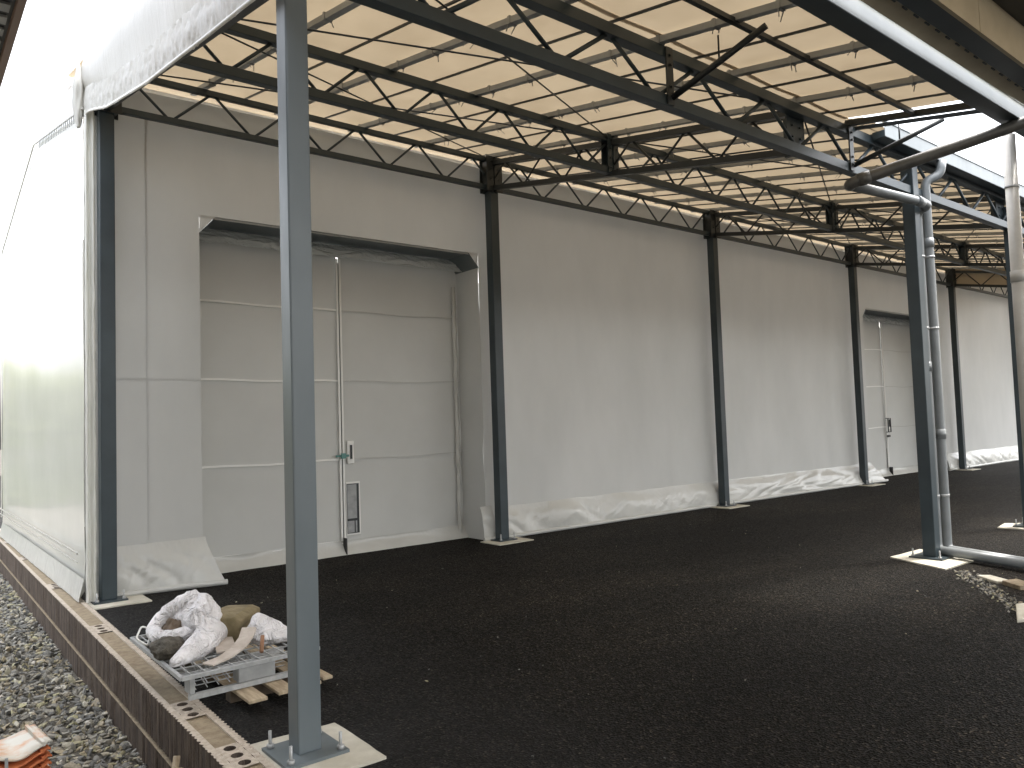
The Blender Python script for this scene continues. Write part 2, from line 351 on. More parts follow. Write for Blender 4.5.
# skirts along the foot of the wall
def skirt(x0, x1, out_=.12, hgt=.43, seed=0, bulge=.05, tail=0, grow=0):
    nu = int((x1-x0)/.022)+2
    def fn(u, v):
        x = x0+(x1-x0)*u; w_ = 1-v
        q = x*1.0+.5*nz(x*.9, seed)
        fold = .045*abs(nz(q*1.8+v*1.2, v*.6, seed))+.012*abs(nz(q*5-v*3, v*1.0, seed+5))
        out2 = out_+grow*u*u
        if tail: fold = .022*abs(math.sin(9*u+3.5*v+2*nz(u*3, v*2, seed)))+.012*abs(math.sin(23*u-7*v+3*nz(u*4, v*3, 9)))
        y = WALL-.012-out2*w_**1.4-bulge*math.sin(math.pi*min(1, w_*1.1))*(.5+.9*nz(x*1.7, seed))-fold*min(1, w_*3)*(.4+.6*math.sin(math.pi*w_))
        if tail: x += tail*u**6*w_**1.5
        return (x, y, .006+(hgt+.012*nz(x*2.3, seed))*v)
    k = MB(); k.grid(fn, nu, 22)
    o = k.build('skirt', M['film_skirt'], tent)
    t = MB()
    pts = []
    for i in range(31):
        u = i/30; p = fn(u, 0); pts.append((p[0], p[1]+.01, .03))
    t.tube(pts, .026, 8); t.build('hem_pole', M['film_skirt'], o)
skirt(1.58, 2.48, .10, .46, 1, .05, .13, .15)
skirt(6.24, 10.85, .10, .41, 2); skirt(10.85, 16.35, .10, .41, 3, .05, .3, .1); skirt(20.1, 34, .10, .41, 4)
skirt(5.93, 6.1, .08, .44, 6, .04)
# end wall, facing the gravel
XE = 1.385
def endz(y):
    return ZW+.62*(1-abs((y-11.4)/(11.4-WALL))) if True else 0
e = MB()
def endfn(u, v):
    y = WALL-.05+(14.75-WALL)*u; z = endz(y)*v
    return (XE-.02*math.sin(math.pi*u)*math.sin(math.pi*v)+.012*nz(y*.8, z*.8, 5)+.02*math.exp(-((z-.43)/.03)**2)-.07*max(0, 1-z/.1), y, z)
e.grid(endfn, 60, 50); tag(e.build('end_wall', M['film_end'], tent), 'pale shiny end wall of the tent facing the gravel')
s_ = MB()
pl = [(7.86, 4.55), (10.98, 5.17), (14.5, 4.5), (14.55, .3)]
for (a, b) in zip(pl, pl[1:]): s_.bar((XE-.03, a[0], a[1]), (XE-.03, b[0], b[1]), .015, .02)
s_.bar((XE-.045, 8.1, .44), (XE-.045, 14.6, .44), .012, .018); s_.bar((XE-.045, 8.1, .36), (XE-.045, 14.6, .36), .008, .01)
s_.build('seam_rope', M['film_valance'], tent)
for i in range(24):
    y = 7.95+i*.11; z = 4.55+(y-7.86)*.199
    tk = MB(); tk.bar((XE-.035, y, z), (XE-.035, y-.02, z-.1), .008, .01); tk.build('lacing', M['plastic'], tent)

# gathered film beside the corner column
gmb = MB()
gmb.grid(lambda u, v: (1.365+.085*u+.006*nz(v*30, u*5), 7.84-.02*math.sin(u*9.5)+.014*nz(v*13, u*4, 8), .03+4.5*v), 12, 150)
gmb.build('corner_gather', M['film_end'], tent)
gmb = MB()
gmb.grid(lambda u, v: (XE-.03-.04*(1-v)-.012*abs(nz(u*16+v*2, v*2, 7))*(1-v), WALL-.2+(14.6-WALL)*u, .035+.2*v), 300, 8); gmb.build('end_skirt', M['film_skirt'], tent)
# roof, back wall, far end
rf = MB()
ry = [7.98, 11.4, 14.9]; rz = [ZW, ZW+.62, ZW]
for i in range(2):
    rf.grid(lambda u, v: (1.37+(XW1-1.37)*u, ry[i]+(ry[i+1]-ry[i])*v, rz[i]+(rz[i+1]-rz[i])*v), 30, 6)
rf.build('roof', M['film_top'], tent)
bw = MB(); bw.box((1.42, 14.8, 0), (XW1, 14.84, ZW)); bw.box((XW1-.02, 8.2, 0), (XW1+.02, 14.8, ZW)); bw.build('rear_wall', M['film'], tent)

# ================================================================== CANOPY
can = thing('steel_canopy', (1.5, YB, 0), 'open lean-to canopy of blue-grey steel columns and lattice trusses under tan fabric roof', 'canopy')
def column(x, y, zt, s, bolts=True, plate=.13, mt='steel'):
    k = MB(); k.box((x-s/2, y-s/2, .024), (x+s/2, y+s/2, zt))
    o = k.build('column', M[mt], can, .008)
    b = MB(); p = plate; b.box((x-p, y-p, .012), (x+p, y+p, .026)); b.build('base_plate', M[mt], o)
    if bolts:
        for i in (-1, 1):
            for j in (-1, 1):
                q = MB(); bx, by = x+i*(p-.03), y+j*(p-.03)
                q.tube([(bx, by, .026), (bx, by, .105)], .008, 8); q.tube([(bx, by, .027), (bx, by, .045)], .017, 6)
                q.build('anchor_bolt', M['galv'], o)
    return o
def splice(x, y, z0, z1, w_, parent, along='x'):
    k = MB()
    k.box((x-w_/2, y-.055, z0), (x-.012, y-.045, z1)); k.box((x+.012, y-.055, z0), (x+w_/2, y-.045, z1))
    k.box((x-w_/2, y+.045, z0), (x+w_/2, y+.055, z1)); k.box((x-.012, y-.07, z0), (x+.012, y+.07, z1))
    n = 4
    for i in range(n):
        z = z0+(z1-z0)*(i+.5)/n
        for sx in (-.3, .3): k.tube([(x+sx*w_, y-.056, z), (x+sx*w_, y-.07, z)], .011, 6)
    return k.build('splice_plate', M['truss'], parent)
# ---- wall-side columns
for x in XA:
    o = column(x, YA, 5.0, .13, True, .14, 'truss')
    k = MB(); w_ = .25
    k.box((x-w_/2, YA-.085, 4.55), (x-.015, YA-.073, 5.02)); k.box((x+.015, YA-.085, 4.55), (x+w_/2, YA-.073, 5.02))
    k.box((x-.012, YA-.1, 4.55), (x+.012, YA-.0655, 5.02)); k.box((x-w_/2, YA+.07, 4.55), (x+w_/2, YA+.08, 5.02)); k.box((x-.1, YA-.072, 4.57), (x+.1, YA+.069, 5.0))
    for z in (4.62, 4.72, 4.85, 4.95):
        for sx in (-.06, .06): k.tube([(x+sx, YA-.086, z), (x+sx, YA-.1, z)], .012, 6)
    k.build('connection_plate', M['dark'], o)
o = column(25.7, YA, 5.0, .13, True, .14, 'truss'); column(25.7, YB, 4.1, .13, True, .14, 'truss'); column(20.7, YB, 4.1, .13, True, .14, 'truss'); column(15.7, YB, 4.1, .13, True, .14, 'truss')  # farthest pair is added out of view, under the shading roof extension
for i, x in enumerate(XB):
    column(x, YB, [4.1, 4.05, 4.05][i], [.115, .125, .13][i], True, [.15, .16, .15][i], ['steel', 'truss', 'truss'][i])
# ---- trusses along the building
def long_truss(y, zb, zt, x0, x1, pitch, ch, web, phase, mat_, label=None, up=True):
    k = MB()
    k.bar((x0, y, zt), (x1, y, zt), ch, ch); k.bar((x0, y, zb), (x1, y, zb), ch, ch)
    o = k.build('lattice_truss', mat_, can, .004); 
    if label: tag(o, label)
    wb = MB(); x = x0+phase
    while x < x1-pitch*.5:
        a = (x, y, zb+ch*.4) if up else (x, y, zt-ch*.4); b = (x+pitch/2-.06, y, zt-ch*.4) if up else (x+pitch/2-.06, y, zb+ch*.4)
        wb.tube([a, b], web/2, 6); x += pitch/2; up = not up
    wb.build('web', mat_, o)
    return o
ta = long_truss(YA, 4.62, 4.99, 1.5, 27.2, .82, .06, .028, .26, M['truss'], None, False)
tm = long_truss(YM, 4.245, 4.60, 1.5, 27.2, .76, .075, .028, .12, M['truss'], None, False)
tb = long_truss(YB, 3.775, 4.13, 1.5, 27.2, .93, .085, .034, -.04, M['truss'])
for x in XA[1:4]: splice(x, YM, 4.21, 4.64, .16, tm)
for x in (4.32, 6.92): 
    k = MB(); k.box((x-.035, YB-.06, 3.74), (x+.035, YB-.046, 4.16)); 
    for z in (3.8, 3.87, 4.03, 4.1): k.tube([(x, YB-.06, z), (x, YB-.075, z)], .01, 6)
    k.build('splice_plate', M['dark'], tb)
# ---- trusses across, following the fall of the roof
for x in XA:
    k = MB(); lo = lambda y: 3.79+(4.62-3.79)*(y-YB)/(YA-YB); hi = lambda y: roofz(y)-.07
    k.bar((x, YB+.05, lo(YB+.05)), (x, YA-.06, lo(YA-.06)), .06, .06); k.bar((x, YB+.05, hi(YB+.05)), (x, YA-.06, hi(YA-.06)), .06, .06)
    o = k.build('cross_truss', M['dark'], can)
    wb = MB(); y = YB+.15; up = True
    while y < YA-.3:
        a = (x, y, lo(y) if up else hi(y)); y += .36; b = (x, y, hi(y) if up else lo(y)); wb.tube([a, b], .013, 6); up = not up
    wb.build('web', M['dark'], o)
    if 2 < x < 20:
        k = MB(); k.box((x-.14, YB+.05, 3.76), (x-.015, YB+.062, 4.13)); k.box((x+.015, YB+.05, 3.76), (x+.14, YB+.062, 4.13)); k.box((x-.015, YB+.05, 3.77), (x+.015, YB+.16, 4.12))
        for z in (3.82, 3.92, 4.02):
            for sx in (-.06, .06): k.tube([(x+sx, YB+.05, z), (x+sx, YB+.036, z)], .01, 6)
        k.build('splice_plate', M['truss'], o)
# ---- rafters with fabric ties, thin purlins between
XEND = 6.95
step = .93; xs = []; x = 1.5+step/2; k_ = 0
edges = XA
for a, b in zip(edges, edges[1:]):
    for i in range(5):
        xs.append((a+(b-a)*(i+.0)/5, True)); xs.append((a+(b-a)*(i+.5)/5, False))
xs.append((20.7, True)); xs += [(21.7+i, True) for i in range(6)]  # last six carry the added roof that shades the far wall
for x, thick in xs:
    y0 = YE+.05 if x < XEND else YB-.02
    k = MB()
    if thick:
        k.bar((x, y0, roofz(y0)+.025), (x, 8.3, roofz(8.3)+.025), .055, .045)
        o = k.build('rafter', M['rafter'], can)
        y = y0+.2
        while y < 8.1:
            t = MB(); z = roofz(y); a = random.uniform(-.03, .03)
            t.box((x-.034, y-.012, z-.004), (x+.034, y+.012, z+.055))
            for s in (-1, 1):
                t.bar((x+.03*s, y, z), (x+.03*s+a+random.uniform(-.02, .02), y+random.uniform(-.04, .04), z-random.uniform(.03, .06)), .007, .004)
            y += .5+random.uniform(-.04, .04)
            t.build('fabric_tie', M['rafter'], o)
    else:
        k.bar((x, y0, roofz(y0)+.03), (x, 8.2, roofz(8.2)+.03), .016, .016); k.build('purlin', M['dark'], can)
k = MB(); k.bar((1.5, 2.86, roofz(2.86)), (XEND, 2.86, roofz(2.86)), .035, .035); k.build('eave_purlin', M['dark'], can)
k = MB(); k.bar((XEND, YE, roofz(YE)+.0), (XEND, YB, roofz(YB)), .05, .05); k.bar((XEND+.1, YE, roofz(YE)-.03), (XEND+.1, YB, roofz(YB)-.03), .03, .03); k.build('edge_bar', M['dark'], can)
# cross bracing rods in the roof plane
def rod(p, q, r=.008):
    k = MB(); k.tube([(p[0], p[1], roofz(p[1])-.02), (q[0], q[1], roofz(q[1])-.02)], r, 6); return k
for i in range(4):
    for (y0, y1) in ((YB, YM), (YM, YA)):
        if i % 2 == 0 or y0 == YB:
            k = rod((XA[i], y0), (XA[i+1], y1)); k.build('brace_rod', M['dark'], can); rod((XA[i], y1), (XA[i+1], y0)).build('brace_rod', M['dark'], can)
# bracket struts carrying the near overhang
for (x0, x1) in ((4.34, 4.48), (6.95, 7.24)):
    k = MB(); k.tube([(x0, YB-.03, 3.79), (x1, 2.74, roofz(2.74)-.0)], .024, 8); k.tube([(x0+(x1-x0)*.62, YB-.4, 3.96), (x0+(x1-x0)*.62, YB-.4, roofz(YB-.4))], .007, 6)
    k.build('strut', M['dark'], can)
# eave beams
k = MB(); k.box((1.42, YE-.07, 3.93), (9.2, YE+.07, 4.07))
o = tag(k.build('eave_beam', M['truss'], can, .004), 'near eave beam of the overhang')
k = MB(); k.box((1.42, YE-.075, 3.934), (9.2, YE-.0705, 4.066)); k.box((1.42, YE-.082, 4.067), (9.2, YE+.06, 4.078)); k.build('gutter_face', M['gutter'], o)
k = MB(); k.box((7.35, YB-.17, 4.12), (27.3, YB-.05, 4.19))
o = tag(k.build('eave_beam', M['truss'], can, .004), 'far eave beam above the drainpipes')
k = MB(); k.box((7.35, YB-.175, 4.125), (27.3, YB-.1705, 4.262)); k.box((7.33, YB-.182, 4.263), (27.3, YB-.15, 4.275)); k.build('gutter_face', M['steel'], o)
# roof fabric (two sheets, sagging a little between rafters)
def sheet(x0, x1, y0, y1, name, label, n_per=6):
    k = MB(); nu = int((x1-x0)/.465*3); nv = max(1, int((y1-y0)/.25))
    def fn(u, v):
        x = x0+(x1-x0)*u; y = y0+(y1-y0)*v
        s = abs(math.sin(math.pi*(x-1.5)/.93))
        return (x, y, roofz(y)+.06-.012*s+.012*nz(x*1.4, y*1.1, 2)+(.006 if 'overhang' in label else 0))
    k.grid(fn, nu, nv); return tag(k.build(name, M['roof'], can), label)
sheet(1.40, XEND+.03, YE, YB+.03, 'roof_sheet', 'tan fabric of the overhang nearest the camera')
sheet(1.40, XC, YB-.02, 8.95, 'roof_sheet', 'tan fabric over the main bays, extended unseen to shade the far wall')
sheet(XEND+.04, XC, YB-.14, YB, 'roof_edge_strip', 'narrow strip of tan fabric over the far eave beam, extended unseen with the main roof')
# gable fascia with gathered valance
XF = 1.385
def fz(y):
    pts = [(2.2, 3.36), (3.74, 3.65), (4.37, 3.75), (4.95, 3.85), (5.67, 3.97), (6.94, 4.24), (7.67, 4.46), (7.95, 4.5)]
    for (a, b), (c, d) in zip(pts, pts[1:]):
        if y <= c: return b+(d-b)*(y-a)/(c-a)
    return pts[-1][1]
f = MB(); f.grid(lambda u, v: (XF-.03*math.sin(math.pi*v)+.012*nz(u*9, v*2), 2.2+5.75*u, fz(2.2+5.75*u)+.24+(roofz(2.2+5.75*u)+.05-fz(2.2+5.75*u)-.24)*v), 80, 10)
tag(f.build('gable_fascia', M['film_valance'], can), 'white fabric hanging from the gable edge of the roof')
f = MB()
def vfn(u, v):
    y = 2.2+5.75*u
    fold = .007*math.sin(y*55+6*nz(y*4))*(v**1.2)+.018*abs(nz(y*14+v*3, v*2, 4))+.008*nz(y*40, v*6, 2)
    return (XF-.01-.012*math.sin(math.pi*v)+fold, y+.02*v*nz(y*9, 3), fz(y)+.25*v+.012*nz(y*4, 9))
f.grid(vfn, 420, 10); f.build('valance', M['film_valance'], can)
f = MB(); f.tube([(XF-.005, 2.2+5.7*i/30, fz(2.2+5.7*i/30)+.012) for i in range(31)], .012, 6); f.build('valance_hem', M['white_seam'], can)
# knotted bundle at the corner
f = MB()
def bun(u, v):
    a = 2*math.pi*u; h = v; r_ = .09*math.sin(math.pi*min(1, h*.9+.07))**.7*(1+.35*nz(math.cos(a)*2, math.sin(a)*2, h*4))
    return (1.34+.5*r_*math.cos(a), 7.96+r_*math.sin(a), 4.4+.62*h)
f.grid(bun, 24, 20); f.build('corner_bundle', M['film_valance'], can)
# far end: truss with fabric infill
f = MB(); f.grid(lambda u, v: (20.78, YB+(8.0-YB)*u, (3.8+.83*u)+(roofz(YB+(8.0-YB)*u)+.03-(3.8+.83*u))*v), 10, 3)
tag(f.build('gable_fascia', M['roof'], can), 'tan fabric infill of the far end truss')

# ================================================================== PADS
def pad(pts, label, group='concrete footing pads'):
    k = MB(); t = .012; n = len(pts); P = []
    for i in range(n):
        a = Vector((*pts[i], 0)); b = Vector((*pts[(i+1) % n], 0))
        for j in range(6):
            q = a.lerp(b, j/6); P.append((q.x+.008*nz(q.x*9, q.y*9), q.y+.008*nz(q.y*9, q.x*7, 3)))
    c = [(x, y, t) for x, y in P]+[(x, y, -.05) for x, y in P]; n = len(P)
    k.add(c, [tuple(range(n))]+[(i, i+n, (i+1) % n+n, (i+1) % n) for i in range(n)])
    return tag(k.build('footing_pad', M['pad']), label, 'concrete pad', group)
pad([(1.34, 3.74), (1.77, 3.71), (1.76, 3.17), (1.34, 3.17)], 'cream concrete footing pad under the nearest column, touching the block wall')
pad([(7.98, 3.79), (8.62, 3.77), (8.3, 3.12), (7.68, 3.14)], 'cream concrete pad under the column that carries the grey drainpipes')
pad([(11.2, 3.82), (11.5, 3.35), (10.8, 3.25), (10.75, 3.75)], 'pale concrete pad at the right edge, behind the pale standing pipe')
for x, lab in zip(XA, ('thin pale concrete pad under the corner column by the tent end wall', 'pale concrete pad under the wall column right of the near double door',
                       'pale concrete pad under the wall column between the two plain wall bays', 'pale concrete pad under the wall column left of the far door',
                       'pale concrete pad under the farthest wall column')):
    w_ = .28
    pad([(x-w_, YA-.30), (x-w_, YA+.1), (x+w_, YA+.1), (x+w_, YA-.30)] if x > 2 else [(1.35, 7.6), (1.35, 8.0), (1.85, 8.0), (1.85, 7.58)], lab)

# ================================================================== BLOCK WALL
bwall = thing('block_wall', (1.25, 3.5, ZG), 'low wall of brown split-face hollow concrete blocks between gravel and asphalt', 'wall')
def cx0(y): return 1.152+(y-3.7)*.0095
def cx1(y): return cx0(y)+.178
ZT = .03
holes = [(3.62, 3), (4.4, 3), (6.7, 3), (9.0, 3), (11.4, 3), (13.4, 2)]
def ribbed(mb, z0, z1, y0, y1, side, dep):
    y = y0; vs = []; ys = []
    while y < y1:
        d = dep*(1 if int(y/.021) % 2 else 0)*random.uniform(.3, 1.3)+random.uniform(0, .003)
        ys.append((y, d)); y += .0105
    for y, d in ys:
        x = (cx0(y)-.002+d-(.014 if z1 < -.1 else 0)) if side < 0 else (cx1(y)+.002-d)
        vs += [(x, y, z0), (x, y, z1)]
    n = len(ys); mb.add(vs, [(2*i, 2*i+1, 2*i+3, 2*i+2) for i in range(n-1)])
    return ys
for z0, z1, lab in ((-.212, ZT, 'upper course'), (-.46, -.226, 'lower course')):
    k = MB()
    y0 = 2.0; y1 = 15.6
    ysA = ribbed(k, z0, z1, y0, y1, -1, .0085); random.seed(9); ysB = ribbed(k, z0, z1, y0, y1, 1, .0085)
    o = k.build('block_course', M['block'], bwall)
    if z1 == ZT:
        # top face: ragged rims with a tan channel and hand holes between
        t = MB(); n = min(len(ysA), len(ysB))
        vs = []; fs = []
        for i in range(n):
            y = ysA[i][0]; vs += [(cx0(y)-.003+ysA[i][1], y, z1), (cx0(y)+.036, y, z1), (cx1(y)-.036, y, z1), (cx1(y)+.003-ysB[i][1], y, z1)]
        for i in range(n-1):
            a = 4*i; fs += [(a, a+1, a+5, a+4), (a+2, a+3, a+7, a+6)]
        t.add(vs, fs)
        # block ends between channels
        def zone(y):
            return any(abs(y-hy) < .135 for hy, _ in holes)
        ch = MB(); y = y0
        while y < y1:
            a, b = y, y+.03; tgt = t if zone((a+b)/2) else ch
            zz = z1-.0005 if tgt is t else z1-.008
            if tgt is ch:
                ch.add([(cx0(a)+.036, a, zz), (cx1(a)-.036, a, zz), (cx1(b)-.036, b, zz), (cx0(b)+.036, b, zz)], [(0, 1, 2, 3)])
                for xa in (cx0(a)+.036, cx1(a)-.036): t.add([(xa, a, z1), (xa, b, z1), (xa, b, zz), (xa, a, zz)], [(0, 1, 2, 3)])
            y += .03
        for hy, n_ in holes:    # plates with round holes
            ya, yb = math.floor((hy-.135-y0)/.03)*.03+y0, math.ceil((hy+.135-y0)/.03)*.03+y0
            cells = n_; L_ = (yb-ya)/cells
            for c in range(cells):
                cy = ya+L_*(c+.5); cxm = (cx0(cy)+cx1(cy))/2; hw = (cx1(cy)-cx0(cy))/2-.036; hl = L_/2
                ring = 16; inner = []; outer = []
                for q in range(ring):
                    an = 2*math.pi*q/ring; ca, sa = math.cos(an), math.sin(an)
                    inner.append((cxm+.028*ca, cy+.031*sa)); s = min(hw/abs(ca) if abs(ca) > 1e-6 else 9, hl/abs(sa) if abs(sa) > 1e-6 else 9)
                    outer.append((cxm+s*ca, cy+s*sa))
                vs = [(x, y, z1-.0004) for x, y in outer]+[(x, y, z1-.0004) for x, y in inner]+[(x, y, z1-.07) for x, y in inner]
                t.add(vs, [(q, (q+1) % ring, (q+1) % ring+ring, q+ring) for q in range(ring)])
                dk = MB(); dk.add(vs, [(q+ring, (q+1) % ring+ring, (q+1) % ring+2*ring, q+2*ring) for q in range(ring)]+[tuple(range(2*ring, 3*ring))])
                dk.build('core_hole', M['block'], o)
        # remove zone strips overlap: zone cells are covered by the hole plates
        t.build('block_rim', M['blocktop'], o)
        ch.build('mortar_channel', M['mortar'], o)
    if z1 < -.1:
        k = MB(); k.add([(cx0(2)-.012, 2, z1), (cx0(2)+.03, 2, z1), (cx0(15.6)+.03, 15.6, z1), (cx0(15.6)-.012, 15.6, z1)], [(0, 1, 2, 3)]); k.build('bed_joint', M['mortar'], o)
    k = MB(); za, zb = z0, z1-.075
    k.add([(cx0(2)+.02, 2, za), (cx1(2)-.02, 2, za), (cx1(15.6)-.02, 15.6, za), (cx0(15.6)+.02, 15.6, za), (cx0(2)+.02, 2, zb), (cx1(2)-.02, 2, zb), (cx1(15.6)-.02, 15.6, zb), (cx0(15.6)+.02, 15.6, zb)],
          [(0,3,2,1),(4,5,6,7),(0,1,5,4),(1,2,6,5),(2,3,7,6),(3,0,4,7)]); k.build('block_core', M['mortar'], o)

# ================================================================== HEDGE beyond the gravel, left of the picture
hv = []; hf = []
for i in range(11000):
    x = random.uniform(-13, 1.1); y = 25+random.uniform(-.8, .8); z = ZG+random.uniform(.05, 3.9+.5*nz(x*.5)); s_ = random.uniform(.09, .19)
    a = Vector((random.gauss(0, 1), random.gauss(0, 1), random.gauss(0, 1))).normalized()*s_; b = a.orthogonal().normalized()*s_*.6; p = Vector((x, y, z)); o_ = len(hv)
    hv += [p-a, p+b, p+a, p-b]; hf.append((o_, o_+1, o_+2, o_+3))
hm = MB(); hm.add(hv, hf); tag(hm.build('hedge', M['green']), 'yellow-green leafy hedge mirrored faintly in the shiny end wall of the tent', 'hedge')

# ================================================================== GRAVEL STONES
ICO = []
def _ico():
    bm = bmesh.new(); bmesh.ops.create_icosphere(bm, subdivisions=1, radius=1)
    vs = [v.co.copy() for v in bm.verts]; fs = [tuple(v.index for v in f.verts) for f in bm.faces]; bm.free(); return vs, fs
IV, IF = _ico()
def stones(name, count, sampler, kind='stuff', mt='stone'):
    vs = []; fs = []; tint = []
    for i in range(count):
        x, y, z, r = sampler()
        rot = Matrix.Rotation(random.uniform(0, 6.28), 3, Vector((random.gauss(0, .6), random.gauss(0, .6), 1)).normalized())
        s = Vector((r*random.uniform(.9, 1.9), r*random.uniform(.6, 1.05), r*random.uniform(.25, .6)))
        o = len(vs); t = random.random()
        for p in IV:
            q = rot @ Vector((p.x*s.x*random.uniform(.6, 1.3), p.y*s.y*random.uniform(.6, 1.3), p.z*s.z*random.uniform(.6, 1.3)))
            vs.append((x+q.x, y+q.y, z+q.z))
        fs += [tuple(a+o for a in f_) for f_ in IF]; tint += [t]*len(IV)
    me = bpy.data.meshes.new(name); me.from_pydata(vs, [], fs); me.materials.append(M[mt])
    at = me.attributes.new('tint', 'FLOAT', 'POINT'); at.data.foreach_set('value', tint); me.update()
    o = bpy.data.objects.new(name, me); COL.objects.link(o); return o
def gs():
    y = 3.2+(random.random()**1.35)*11.5
    x = random.uniform(-.15, cx0(y)-.01) if random.random() < .85 else random.uniform(-1.4, 0)
    r = random.uniform(.010, .024)*(1+.05*(y-3.5))
    if random.random() < .05: r *= 1.5
    return x, y, ZG+random.uniform(.0, .028), r
tag(stones('gravel', 15000, gs), 'grey and ochre crushed gravel beside the block wall', 'gravel', kind='stuff')

# ================================================================== TRENCH AT THE RIGHT
def ts():
    t = random.random(); x = 7.75-1.3*t+random.gauss(0, .05); y = 3.05-.95*t+random.gauss(0, .05)
    return x, y, random.uniform(0, .006), random.uniform(.005, .014)
tag(stones('loose_gravel', 380, ts), 'loose gravel scattered along the broken asphalt edge', 'gravel', kind='stuff')
def slab(pts, z, label, name='edging_stone', m_='pad', cat='kerb stone', group='pale edging stones by the pipe'):
    k = MB(); n = len(pts); k.add([(x, y, z) for x, y in pts]+[(x, y, -.08) for x, y in pts], [tuple(range(n))]+[(i, i+n, (i+1) % n+n, (i+1) % n) for i in range(n)])
    return tag(k.build(name, M[m_], None, .006), label, cat, group)
slab([(7.54, 2.82), (7.62, 2.74), (7.49, 2.54), (7.36, 2.60)], .02, 'pale edging stone set in the gravel beneath the grey ground pipe')
slab([(7.36, 2.56), (7.52, 2.50), (7.36, 2.30), (7.22, 2.38)], .035, 'brownish edging stone at the right edge of the picture', m_='mortar')
slab([(6.62, 2.22), (6.75, 2.14), (6.4, 1.9), (6.12, 2.05)], .02, 'cream concrete slab corner poking in at the lower right edge')

# ================================================================== DRAINPIPES
def arc(p, q, r_, n=5):
    return [Vector(p).lerp(Vector(q), i/n) for i in range(n+1)]
def smooth_path(pts, rad=.07, n=5):
    P = [Vector(p) for p in pts]; out_ = [P[0]]
    for a, b, c in zip(P, P[1:], P[2:]):
        u = (a-b).normalized(); v = (c-b).normalized(); s = b+u*rad; e_ = b+v*rad
        for i in range(n+1):
            t = i/n; out_.append((1-t)**2*s+2*t*(1-t)*b+t*t*e_)
    out_.append(P[-1]); return out_
def pipe(name, pts, r, mt, label, cat='drainpipe', group=None, collars=(), straps=()):
    k = MB(); sp = smooth_path(pts); k.tube(sp, r, 16); o = k.build(name, M[mt]); tag(o, label, cat, group)
    for c0, c1 in collars:
        k = MB(); k.tube([c0, c1], r*1.13, 16); k.build('collar', M[mt], o)
    for c in straps:
        k = MB(); k.tube([(c[0], c[1], c[2]-.012), (c[0], c[1], c[2]+.012)], r*1.1, 16); k.build('strap', M['galv'], o)
    return o
pa = (8.35, 3.475); pb = (8.46, 3.425)
pipe('drainpipe', [(6.66, 3.33, 3.53), (8.12, 3.34, 3.62), (8.33, 3.35, 3.61), (pa[0], pa[1], 3.58), (pa[0], pa[1], .07), (8.0, 2.45, .07)], .045, 'pvc',
     'left grey drainpipe of the pair strapped to the column, running out along the ground', group='grey drainpipes on the column',
     collars=[((8.0, 3.336, 3.617), (8.16, 3.343, 3.614)), ((pa[0], pa[1], 1.9), (pa[0], pa[1], 2.0))],
     straps=[(*pa, .62), (*pa, 2.35), (*pa, 3.1)])
pipe('drainpipe', [(8.60, 3.30, 4.12), (8.58, 3.32, 3.97), (pb[0], pb[1], 3.91), (pb[0], pb[1], .065), (8.12, 2.50, .065)], .046, 'pvc',
     'thicker right-hand grey drainpipe of the pair, with an elbow below the eave beam', group='grey drainpipes on the column',
     collars=[((pb[0], pb[1], 3.2), (pb[0], pb[1], 3.3)), ((pb[0], pb[1], 1.2), (pb[0], pb[1], 1.3))], straps=[(*pb, .62), (*pb, 2.35), (*pb, 3.1)])
pipe('gutter_pipe', [(6.66, 3.33, 3.53), (6.6, 3.30, 3.53), (7.5, 2.12, 3.93), (7.9, 1.6, 4.08)], .052, 'pvc_dark',
     'dark grey pipe slanting up to the right across the gap between the roofs', collars=[((6.64, 3.25, 3.55), (6.70, 3.17, 3.575))])
pipe('standing_pipe', [(7.72, 2.4, -.02), (7.72, 2.4, 3.92)], .052, 'pvc_white', 'pale upright pipe standing at the right edge of the picture', 'pipe',
     collars=[((7.72, 2.4, 2.6), (7.72, 2.4, 2.7))], straps=[(7.72, 2.4, 3.45)])

# ================================================================== NEIGHBOUR CANOPY (upper right)
nb = thing('neighbour_canopy', (8, 0, 0), 'neighbouring canopy with beige fabric and dark edge beam at upper right', 'canopy')
ZN = 4.02
def flapf(u, v):
    x = 1.0+22*u; ya = 2.168-.012*max(0, x-6.2)
    return (x, ya+(2.045-ya)*v, ZN+.0+.02*v+.003*nz(u*60))
k = MB(); k.grid(flapf, 120, 2); k.build('edge_flap', M['beige'], nb)
k = MB(); k.box((1.0, 1.90, ZN+.0), (23, 2.04, ZN+.16)); k.build('edge_beam', M['truss'], nb, .004)
for i in range(75):
    k = MB(); k.box((1.05+i*.16, 2.042, ZN-.006), (1.11+i*.16, 2.052, ZN+.002)); k.build('lacing', M['dark'], nb)
for i in range(24):
    k = MB(); k.box((1.0+i*.92, 1.86, ZN-.03), (1.0+i*.92+.91, 1.885, ZN+.27)); k.build('fascia_panel', M['beige'], nb)
k = MB(); k.box((1.0, 1.66, ZN+.272), (23, 1.9, ZN+.33)); k.build('roof_edge', M['dark'], nb)
k = MB(); k.grid(lambda u, v: (1.0+22*u, 1.7-7*v, ZN+.34+1.0*v), 44, 14); k.build('roof_sheet', M['roof'], nb)
for x in (2.0, 9.5, 17):
    k = MB(); k.box((x, -4.9, 0), (x+.15, -4.75, 5)); k.build('post', M['steel'], nb)

